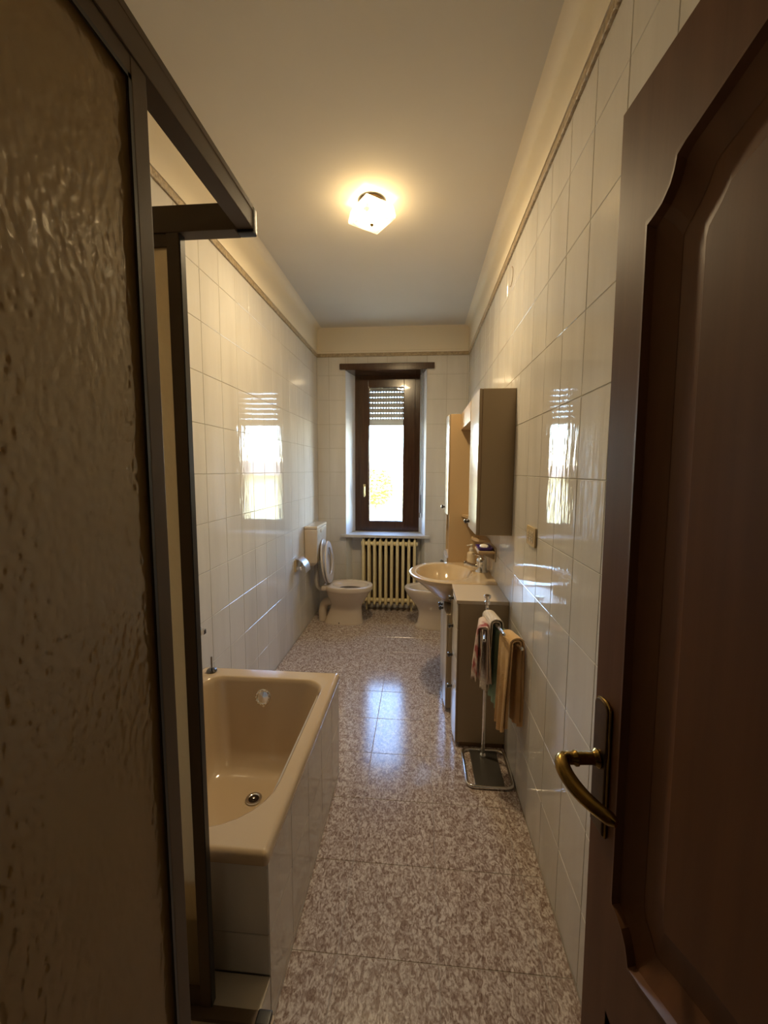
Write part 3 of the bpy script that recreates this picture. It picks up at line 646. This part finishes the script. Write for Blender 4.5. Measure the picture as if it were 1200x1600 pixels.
bm = new(); box(bm, (RX0-.02, NY-.010, .06), (RX0+9*RP+.02, NY-.002, .79)); obj('gap_shade_board', bm, mat('gap_shade_brown', (.045, .025, .012), .8), ra, label='added dark brown board standing in for shade between the radiator columns')  # added board, its dark colour paints the shade in the gaps between columns
for hx in (.06, .45): bm = new(); box(bm, (RX0+hx, RY1-.012, .70), (RX0+hx+.015, NY-.011, .72)); obj('wall_hook', bm, RADM, ra)
for hx in (.03, .52): bm = new(); tube(bm, [(RX0+hx, RY1-.04, .001), (RX0+hx, RY1-.04, .10)], .010); obj('feed_pipe', bm, RADM, ra, 40)

# ------------------------------------------------------------------ toilet paper holder
tp = thing('paper_holder', 'chrome hooded toilet paper holder on the left wall beside the toilet', 'paper holder', (WL, 3.60, .66))
bm = new(); box(bm, (WL, 3.50, .635), (WL+.012, 3.66, .740), .003); obj('back_plate', bm, PLATE, tp, 30)
bm = new(); P_ = [(WL+.010, .752), (WL+.035, .748), (WL+.070, .722), (WL+.096, .680), (WL+.104, .630), (WL+.099, .630), (WL+.090, .680), (WL+.066, .717), (WL+.034, .742), (WL+.010, .745)]
prism(bm, P_, 3.512, 3.648, 'Y'); obj('hood', bm, mat('satin_chrome', (.86, .85, .83), .28, metal=1), tp, 35)
bm = new(); tube(bm, [(WL+.050, 3.505, .668), (WL+.050, 3.655, .668)], .013, 12); lathe(bm, [(.016, 0), (.017, .006), (.010, .012)], (WL+.050, 3.508, .668), (0, -1, 0), 14); obj('roller', bm, CHROME, tp, 40)
for ay in (3.503, 3.649): bm = new(); box(bm, (WL+.008, ay, .655), (WL+.060, ay+.008, .682), .002); obj('arm', bm, CHROME, tp, 30)

# ------------------------------------------------------------------ vanity
def front(parent, name, xb, xs, bulge, y0, y1, z0, z1, n=7):
    """a door or drawer: laminate core with a cream gloss face"""
    arc = [(xs-bulge*math.sin(PI*i/(n-1)), y0+(y1-y0)*i/(n-1)) for i in range(n)]
    bm = new(); prism(bm, [(xb, y0)] + arc + [(xb, y1)], z0, z1, 'Z', .001); d = obj(name, bm, LAM, parent, 30)
    a2 = [(x, y0+.002+(y-y0)*(y1-y0-.004)/(y1-y0)) for x, y in arc]
    bm = new(); prism(bm, a2[::-1] + [(x-.0022, y) for x, y in a2], z0+.0015, z1-.0015, 'Z'); obj('gloss_face', bm, FRONTW, d, 30)
    return d
def knob(parent, x, y, z):
    bm = new(); lathe(bm, [(.009, 0), (.008, .010), (.0145, .015), (.0155, .022), (.012, .029), (.004, .032)], (x, y, z), (-1, 0, 0), 14); k = obj('knob', bm, KNOBM, parent, 40, label='small black and chrome knob')
    return k
dc = thing('drawer_cabinet', 'beige four-drawer cabinet nearest the towel stand', 'cabinet', (.35, 2.36, 0))
DY0, DY1, DZT = 2.200, 2.524, .838
bm = new(); box(bm, (.224, DY0, .03), (WR-.001, DY1, DZT-.020), .001); obj('body', bm, LAM, dc)
bm = new(); box(bm, (.240, DY0+.01, .0), (WR-.005, DY1-.01, .031)); obj('plinth', bm, LAMD, dc)
bm = new(); box(bm, (.2065, DY0-.001, DZT-.020), (WR-.001, DY1, DZT), .002); obj('top', bm, mat('pale_laminate_top', (.62, .51, .37), .3), dc, 30)
seams = [DZT-.023, .672, .497, .324, .020]
for k in range(4):
    d = front(dc, 'drawer', .2225, .2155, .009, DY0+.001, DY1-.003, seams[k+1]+.002, seams[k]-.002)
    knob(d, .2045, 2.362, (.810, .634, .460, .268)[k]-(0 if k else .01))
bm = new(); box(bm, (.2222, DY0-.0008, .022), (.2246, DY0+.003, DZT-.021)); obj('front_edge_strip', bm, LAMD, dc)
bc = thing('basin_cabinet', 'beige cabinet with cream doors under the washbasin', 'cabinet', (.35, 2.83, 0))
BY0, BY1 = 2.527, 3.128
bm = new(); box(bm, (.190, BY0, .03), (WR-.001, BY1, .640), .001); box(bm, (.205, BY0, .6401), (WR-.001, BY0+.016, .798)); box(bm, (.205, BY1-.016, .6401), (WR-.001, BY1, .798)); obj('body', bm, LAM, bc)
bm = new(); box(bm, (.225, BY0+.01, 0), (WR-.005, BY1-.01, .031)); obj('plinth', bm, LAMD, bc)
for y0, y1, ky in ((BY0+.002, 2.826, 2.79), (2.829, BY1-.002, 2.87)):
    d = front(bc, 'door', .1885, .181, .010, y0, y1, .032, .640); knob(d, .1725, ky, .595)
ba = thing('washbasin', 'beige oval washbasin with flat tap ledge set against the right wall', 'washbasin', (.2, 2.83, .66))
WY0, WY1, WZ = 2.527, 3.128, .842
def dshape(z, k=1.0, xm=-.062, y0=WY0, y1=WY1, x1=WR-.001, xc=.20, n=72, c=(.176, 2.828)):
    """D outline sampled by angle about the bowl centre"""
    out = []; ymid = (y0+y1)/2; b = (y1-y0)/2; a = xc-xm
    angs = [2*PI*i/n for i in range(n)]
    for ca in (math.atan2(y1-c[1], x1-c[0]), math.atan2(y0-c[1], x1-c[0]) % (2*PI)):
        i = min(range(n), key=lambda i: abs(angs[i]-ca)); angs[i] = ca
    for t in angs:
        dx, dy = math.cos(t), math.sin(t); lo, hi = 0, 1.2
        for _ in range(40):
            m = (lo+hi)/2; x, y = c[0]+dx*m, c[1]+dy*m
            inside = x <= x1 and y0 <= y <= y1 and (x >= xc or ((x-xc)/a)**2 + ((y-ymid)/b)**2 <= 1)
            lo, hi = (m, hi) if inside else (lo, m)
        out.append((c[0]+dx*lo, c[1]+dy*lo, z))
    return out
def ell(rx, ry, z, n=72, c=(.176, 2.828)): return [(c[0]+rx*math.cos(2*PI*i/n), c[1]+ry*math.sin(2*PI*i/n), z) for i in range(n)]
bm = new()
loft(bm, [dshape(.645, xm=.155, y0=2.72, y1=2.94, x1=.40, xc=.28), dshape(.662, xm=.135, y0=2.69, y1=2.97, x1=.42, xc=.28), dshape(.730, xm=.052, y0=2.61, y1=3.05, x1=.46, xc=.25), dshape(.800, xm=-.030, y0=WY0+.018, y1=WY1-.018, xc=.21), dshape(.818, xm=-.056, y0=WY0+.003, y1=WY1-.003), dshape(.828, xm=-.062), dshape(WZ-.004, xm=-.062), dshape(WZ, xm=-.055, y0=WY0+.006, y1=WY1-.006), ell(.196, .238, WZ), ell(.188, .230, WZ-.004), ell(.178, .215, WZ-.03), ell(.14, .17, WZ-.09), ell(.08, .10, WZ-.135), ell(.024, .024, WZ-.148)])
obj('bowl', bm, BASINM, ba, 50)
bm = new(); lathe(bm, [(.026, 0), (.026, .004), (.016, .005), (.014, .001)], (.176, 2.828, WZ-.148), n=18); obj('drain', bm, CHROME, ba, 40)
fa = thing('basin_tap', 'chrome single-lever tap on the washbasin ledge', 'tap', (.430, 2.845, WZ))
bm = new(); lathe(bm, [(.042, 0), (.042, .006), (.036, .014), (.034, .060), (.037, .068), (.036, .086), (.026, .100), (.006, .106)], (.430, 2.845, WZ), n=24); obj('body', bm, CHROME, fa, 40)
bm = new(); tube(bm, bez((.420, 2.845, WZ+.030), (.38, 2.845, WZ+.034), (.345, 2.845, WZ+.046), (.318, 2.845, WZ+.058), 8), [.019, .0185, .018, .017, .016, .0155, .015, .015, .015], 14); lathe(bm, [(.018, -.012), (.019, 0), (.016, .008)], (.316, 2.845, WZ+.058), (-.9, 0, .1), 14); obj('spout', bm, CHROME, fa, 40)
bm = new(); tube(bm, bez((.432, 2.845, WZ+.100), (.41, 2.845, WZ+.114), (.40, 2.845, WZ+.118), (.365, 2.845, WZ+.122), 6), [.016, .014, .012, .011, .010, .010, .007], 10, flat=.6); obj('lever', bm, CHROME, fa, 40)
bm = new(); lathe(bm, [(.003, 0), (.003, .05), (.008, .055), (.008, .070), (.002, .073)], (.458, 2.860, WZ+.060), n=10); obj('waste_rod', bm, CHROME, fa, 40)
dp = thing('soap_dispenser', 'small clear pump soap bottle behind the tap', 'soap bottle', (.385, 3.06, WZ))
bm = new(); lathe(bm, [(.028, 0), (.030, .004), (.030, .075), (.026, .090), (.013, .100), (.012, .104)], (.385, 3.06, WZ), n=18); obj('bottle', bm, mat('pale_bottle', (.70, .58, .40), .25), dp, 40)
bm = new(); lathe(bm, [(.015, .103), (.016, .108), (.015, .122), (.007, .126), (.006, .142), (.012, .143), (.012, .150), (.004, .153)], (.385, 3.06, WZ), n=14); tube(bm, [(.385, 3.06, WZ+.147), (.352, 3.045, WZ+.143)], .005, 8); obj('pump', bm, WHITEP, dp, 40)

# tall cabinet behind the basin
tc = thing('tall_cabinet', 'tall beige cabinet between the washbasin and the window wall', 'cabinet', (.35, 3.29, 0))
CY0, CY1, CZ = 3.131, 3.450, 1.944
bm = new(); box(bm, (.222, CY0, .03), (WR-.001, CY0+.016, CZ), .001); box(bm, (.222, CY1-.016, .03), (WR-.001, CY1, CZ), .001); box(bm, (.222, CY0+.016, CZ-.016), (WR-.001, CY1-.016, CZ)); box(bm, (.222, CY0+.016, 1.196), (WR-.001, CY1-.016, 1.212)); box(bm, (.222, CY0+.016, .868), (WR-.001, CY1-.016, .884)); box(bm, (.222, CY0+.016, .03), (WR-.001, CY1-.016, .046)); box(bm, (WR-.010, CY0+.016, .046), (WR-.002, CY1-.016, CZ-.016)); obj('body', bm, mat('warm_beige_laminate', (.52, .36, .19), .42), tc)
bm = new(); box(bm, (.245, CY0+.01, 0), (WR-.005, CY1-.01, .031)); obj('plinth', bm, LAMD, tc)
for z0, z1, kz in ((1.200, CZ-.002, 1.245), (.032, .872, .80)):
    d = front(tc, 'door', .2205, .2135, .010, CY0+.002, CY1-.002, z0, z1); knob(d, .2035, CY0+.20, kz)
# wall cabinet with white door
wc = thing('wall_cabinet', 'beige wall cabinet with cream door above the drawer cabinet', 'cabinet', (.40, 2.38, 1.193))
UY0, UY1, UZ0, UZ1 = 2.200, 2.552, 1.193, 1.949
bm = new(); box(bm, (.316, UY0, UZ0), (WR-.001, UY1, UZ1), .002); obj('body', bm, LAM, wc)
d = front(wc, 'door', .3135, .3005, .002, UY0+.001, UY1-.001, UZ0+.001, UZ1-.001); knob(d, .2975, UY0+.29, 1.232)
bm = new(); box(bm, (.3134, UY0+.0005, UZ0+.004), (.3162, UY0+.004, UZ1-.004)); obj('front_edge_strip', bm, LAMD, wc)
# mirror with light pelmet and shelves
mi = thing('mirror_unit', 'wall mirror with beige light pelmet and wavy shelf above the washbasin', 'mirror', (.47, 2.84, 1.0))
bm = new(); box(bm, (WR-.018, UY1+.001, 1.190), (WR-.001, CY0-.001, 1.945), .001); obj('back_panel', bm, LAM, mi)
bm = new(); box(bm, (WR-.022, UY1+.004, 1.225), (WR-.018, CY0-.004, 1.825)); obj('mirror_glass', bm, MIRROR, mi)
bm = new(); box(bm, (.296, UY1+.001, 1.828), (WR-.018, CY0-.001, 1.945), .002); pe = obj('pelmet', bm, MATS['warm_beige_laminate'], mi, 30)
for ly in (2.70, 2.98): bm = new(); lathe(bm, [(.03, 0), (.03, .004), (.022, .008)], (.37, ly, 1.828), (0, 0, -1), 16); obj('spotlight', bm, CHROME, pe, 40)
wave = [(WR-.02, UY1+.002)] + [(.385+.025*math.cos(i/12*2*PI)-.095*max(0, (i-6)/6)**1.4, UY1+.002+(CY0-UY1-.004)*i/12) for i in range(13)] + [(WR-.02, CY0-.002)]
bm = new(); prism(bm, wave, 1.188, 1.206, 'Z', .003); obj('wavy_shelf', bm, MATS['warm_beige_laminate'], mi, 40)
# soap shelf on the wall
ss = thing('soap_shelf', 'beige bracket shelf on the right wall above the tap', 'shelf', (.44, 2.75, 1.0))
bm = new(); box(bm, (.375, 2.625, 1.008), (WR-.001, 2.80, 1.026), .004); obj('shelf_board', bm, MATS['warm_beige_laminate'], ss, 30)
bm = new(); prism(bm, [(.475, .960), (WR-.001, .960), (WR-.001, 1.050), (.478, 1.050)], 2.610, 2.815, 'Y', .003); obj('wall_bracket_plate', bm, LAM, ss, 30)
bm = new(); prism(bm, [(WR-.001, 2.83), (.440, 2.835), (.405, 2.85), (.378, 2.89), (.368, 2.94), (.378, 3.00), (.410, 3.04), (WR-.001, 3.05)], 1.046, 1.062, 'Z', .003); cs = obj('cup_shelf', bm, MATS['warm_beige_laminate'], ss, 30)
bm = new(); lathe(bm, [(.020, 0), (.022, .004), (.014, .006), (.004, .003)], (.400, 2.945, 1.062), n=16); obj('cup_ring', bm, CHROME, cs, 40)
bm = new(); prism(bm, [(.39, 1.009), (.475, .972), (.475, 1.009)], 2.635, 2.79, 'Y'); obj('gusset', bm, LAM, ss)
bm = new(); loft(bm, [rrect(.383, .462, 2.64, 2.755, .010, .010, 1.026, 5), rrect(.372, .468, 2.63, 2.765, .012, .012, 1.046, 5), rrect(.376, .464, 2.634, 2.761, .010, .010, 1.047, 5), rrect(.387, .455, 2.645, 2.75, .008, .008, 1.034, 5)]); single('soap_dish', bm, PURPLE, 'purple plastic soap dish on the beige bracket shelf', 'soap dish', (.42, 2.697, 1.026), 40)
bm = new(); loft(bm, [sell(.42, 2.695, .020, .032, 1.034, 20, 2.4), sell(.42, 2.695, .028, .042, 1.043, 20, 2.4), sell(.42, 2.695, .026, .040, 1.052, 20, 2.4), sell(.42, 2.695, .012, .02, 1.058, 20, 2.2)]); single('soap_bar', bm, SOAPM, 'white oval bar of soap in the purple dish', 'soap', (.42, 2.695, 1.034), 60)

# ------------------------------------------------------------------ wall fittings on the right
ot = thing('wall_socket', 'gold-beige electrical socket plate on the right wall', 'socket', (WR, 1.80, 1.255))
bm = new(); box(bm, (WR-.010, 1.737, 1.214), (WR-.0005, 1.868, 1.296), .003); obj('plate', bm, PLATE, ot, 30)
for k in range(3):
    bm = new(); box(bm, (WR-.012, 1.757+k*.032, 1.232), (WR-.0098, 1.783+k*.032, 1.278), .0015); m_ = obj('module', bm, mat('ivory_module', (.60, .50, .33), .4), ot, 30)
    bm = new()
    for dz in (-.012, 0, .012): lathe(bm, [(.0028, 0), (.0028, .0006)], (WR-.0119, 1.770+k*.032, 1.255+dz), (-1, 0, 0), 8)
    obj('pin_hole', bm, BLACK, m_)
jb = thing('junction_cover', 'round white cover cap high on the right wall tiles', 'cover', (WR, 2.44, 2.588))
bm = new(); lathe(bm, [(.047, .0005), (.047, .002), (.045, .003), (.004, .0032)], (WR, 2.44, 2.588), (-1, 0, 0), 32); obj('cap', bm, WALLTILE, jb, 40)
bm = new(); lathe(bm, [(.0500, .0004), (.0495, .0022), (.047, .0022)], (WR, 2.44, 2.588), (-1, 0, 0), 32); obj('rim', bm, LAMD, jb, 40)

# ------------------------------------------------------------------ towel stand
ts = thing('towel_stand', 'chrome towel stand with three arms and rectangular foot', 'towel stand', (.36, 2.03, 0))
PX, PY = .356, 2.120
bm = new(); r_ = .0085
ring = rrect(.250, .472, 1.900, 2.172, .035, .035, r_+.001, 6)
tube(bm, ring+ring[:1], r_, 10, False); obj('foot_frame', bm, CHROME, ts, 40)
bm = new(); box(bm, (.290, 1.903, .004), (.432, 2.168, .012), .002); obj('foot_plate', bm, STEELP, ts, 30)
bm = new(); tube(bm, [(PX, PY, .010), (PX, PY, .845)], .0095, 14); lathe(bm, [(.018, 0), (.018, .01), (.011, .02)], (PX, PY, .012), n=14); obj('pole', bm, CHROME, ts, 40)
bm = new(); lathe(bm, [(.010, 0), (.015, .005), (.015, .018), (.009, .022), (.009, .034), (.017, .038), (.018, .050), (.012, .054)], (PX, PY, .843), n=16); obj('finial', bm, CHROME, ts, 40)
ARMS = [((PX-.012, PY-.01, .778), (.297, 1.820, .780)), ((PX, PY-.012, .800), (.386, 1.845, .800)), ((PX+.012, PY-.01, .762), (.452, 1.790, .760))]
for a, b in ARMS:
    bm = new(); d = Vector(b)-Vector(a); tube(bm, [a, b], .0068, 12); lathe(bm, [(.0068, -.004), (.0078, 0), (.0078, .006), (.004, .009)], b, d, 12); obj('arm', bm, CHROME, ts, 40)
def towel(name, label, m, arm, t0, t1, ldrop, rdrop, th=.006, folds=2.5, amp=.010, fringe=0, seed=0, spread=.012, nt=28, bl=.012, br=.010):
    rnd = random.Random(seed); a, b = Vector(arm[0]), Vector(arm[1]); d = (b-a); dn = d.normalized(); side = Vector((dn.y, -dn.x, 0)).normalized()
    if side.x > 0: side = -side          # towards the room
    RT = .0088+th*.6; bm = new(); ph = rnd.uniform(0, 6)
    for lay in range(2):                 # folded double: an outer and an inner layer
        sc = 1 - .62*lay; RL, RR = RT+bl*sc, RT+br*sc; prof = []; sp = spread*sc; G = []
        ld_, rd_ = ldrop-.012*lay, rdrop-.018*lay
        for i in range(13): q = 1-i/12; prof.append((RL+sp*q, -ld_*q, q))
        for i in range(1, 8): an = PI*i/8; prof.append(((RL if an < PI/2 else RR)*math.cos(an), (RT+(bl+br)*.35*sc-.003*lay)*math.sin(an)**.8, 0))
        for i in range(13): q = i/12; prof.append((-RR-sp*.6*q, -rd_*q, q))
        for j in range(nt+1):
            t = j/nt; row = []
            fr = [rnd.uniform(-1, 1)*fringe for _ in range(2)]
            for k, (s, z, q) in enumerate(prof):
                wv = math.sin(folds*2*PI*t+ph+(0 if s > 0 else 1.3)+lay*.5)*amp*(.25+q)*min(1, q*4+.1)*(1-.3*lay)
                tt = t0+(t1-t0)*(.5+(t-.5)*(1-.14*q-.03*lay))
                p = a + d*tt + side*(s+wv) + Vector((0, 0, z + (math.sin(t*PI*1.3+ph)*.012*q)))
                if fringe and q > .97: p.z += fr[0 if s > 0 else 1]
                row.append(bm.verts.new(p))
            G.append(row)
        for j in range(nt):
            for k in range(len(prof)-1): bm.faces.new((G[j][k], G[j+1][k], G[j+1][k+1], G[j][k+1]))
    bmesh.ops.recalc_face_normals(bm, faces=bm.faces[:])
    bmesh.ops.solidify(bm, geom=bm.faces[:], thickness=th*.5)
    mid = a+d*(t0+t1)/2
    return single(name, bm, m, label, 'towel', mid, 70, 'towels on the chrome stand')
# waffle relief for the cream towel
def waffle():
    m = TOWWHITE; n = m.node_tree.nodes; l = m.node_tree.links; b = n['Principled BSDF']
    g = n.new('ShaderNodeNewGeometry'); v = n.new('ShaderNodeTexVoronoi'); v.inputs['Scale'].default_value = 95; v.inputs['Randomness'].default_value = .15
    l.new(g.outputs['Position'], v.inputs[0]); bp = n.new('ShaderNodeBump'); bp.inputs['Strength'].default_value = .9; bp.inputs['Distance'].default_value = .006
    l.new(v.outputs[0], bp.inputs['Height']); l.new(bp.outputs[0], b.inputs['Normal'])
waffle()
towel('hand_towel', 'white towel with pink and red flowers on the stand arm nearest the drawers', TOWPINK, ARMS[0], .16, .66, .240, .26, fringe=.016, seed=3, amp=.010, spread=.014, bl=.018, br=.006, th=.009)
towel('waffle_towel', 'cream waffle towel on the middle arm of the stand', TOWWHITE, ARMS[1], .05, .58, .35, .31, fringe=.010, seed=5, amp=.006, spread=.008, bl=.016, br=.022, th=.009)
towel('green_towel', 'green towel behind the peach one on the stand arm by the wall', TOWGREEN, ARMS[2], .24, .56, .36, .26, seed=8, amp=.006, spread=.008, bl=.010, br=.008)
towel('peach_towel', 'peach orange towel at the tip of the stand arm by the wall', TOWORANGE, ARMS[2], .57, .88, .42, .40, th=.014, folds=2.0, amp=.009, seed=11, spread=.012, bl=.018, br=.020)

for o in bpy.data.objects:
    if '_o' in o: del o['_o']
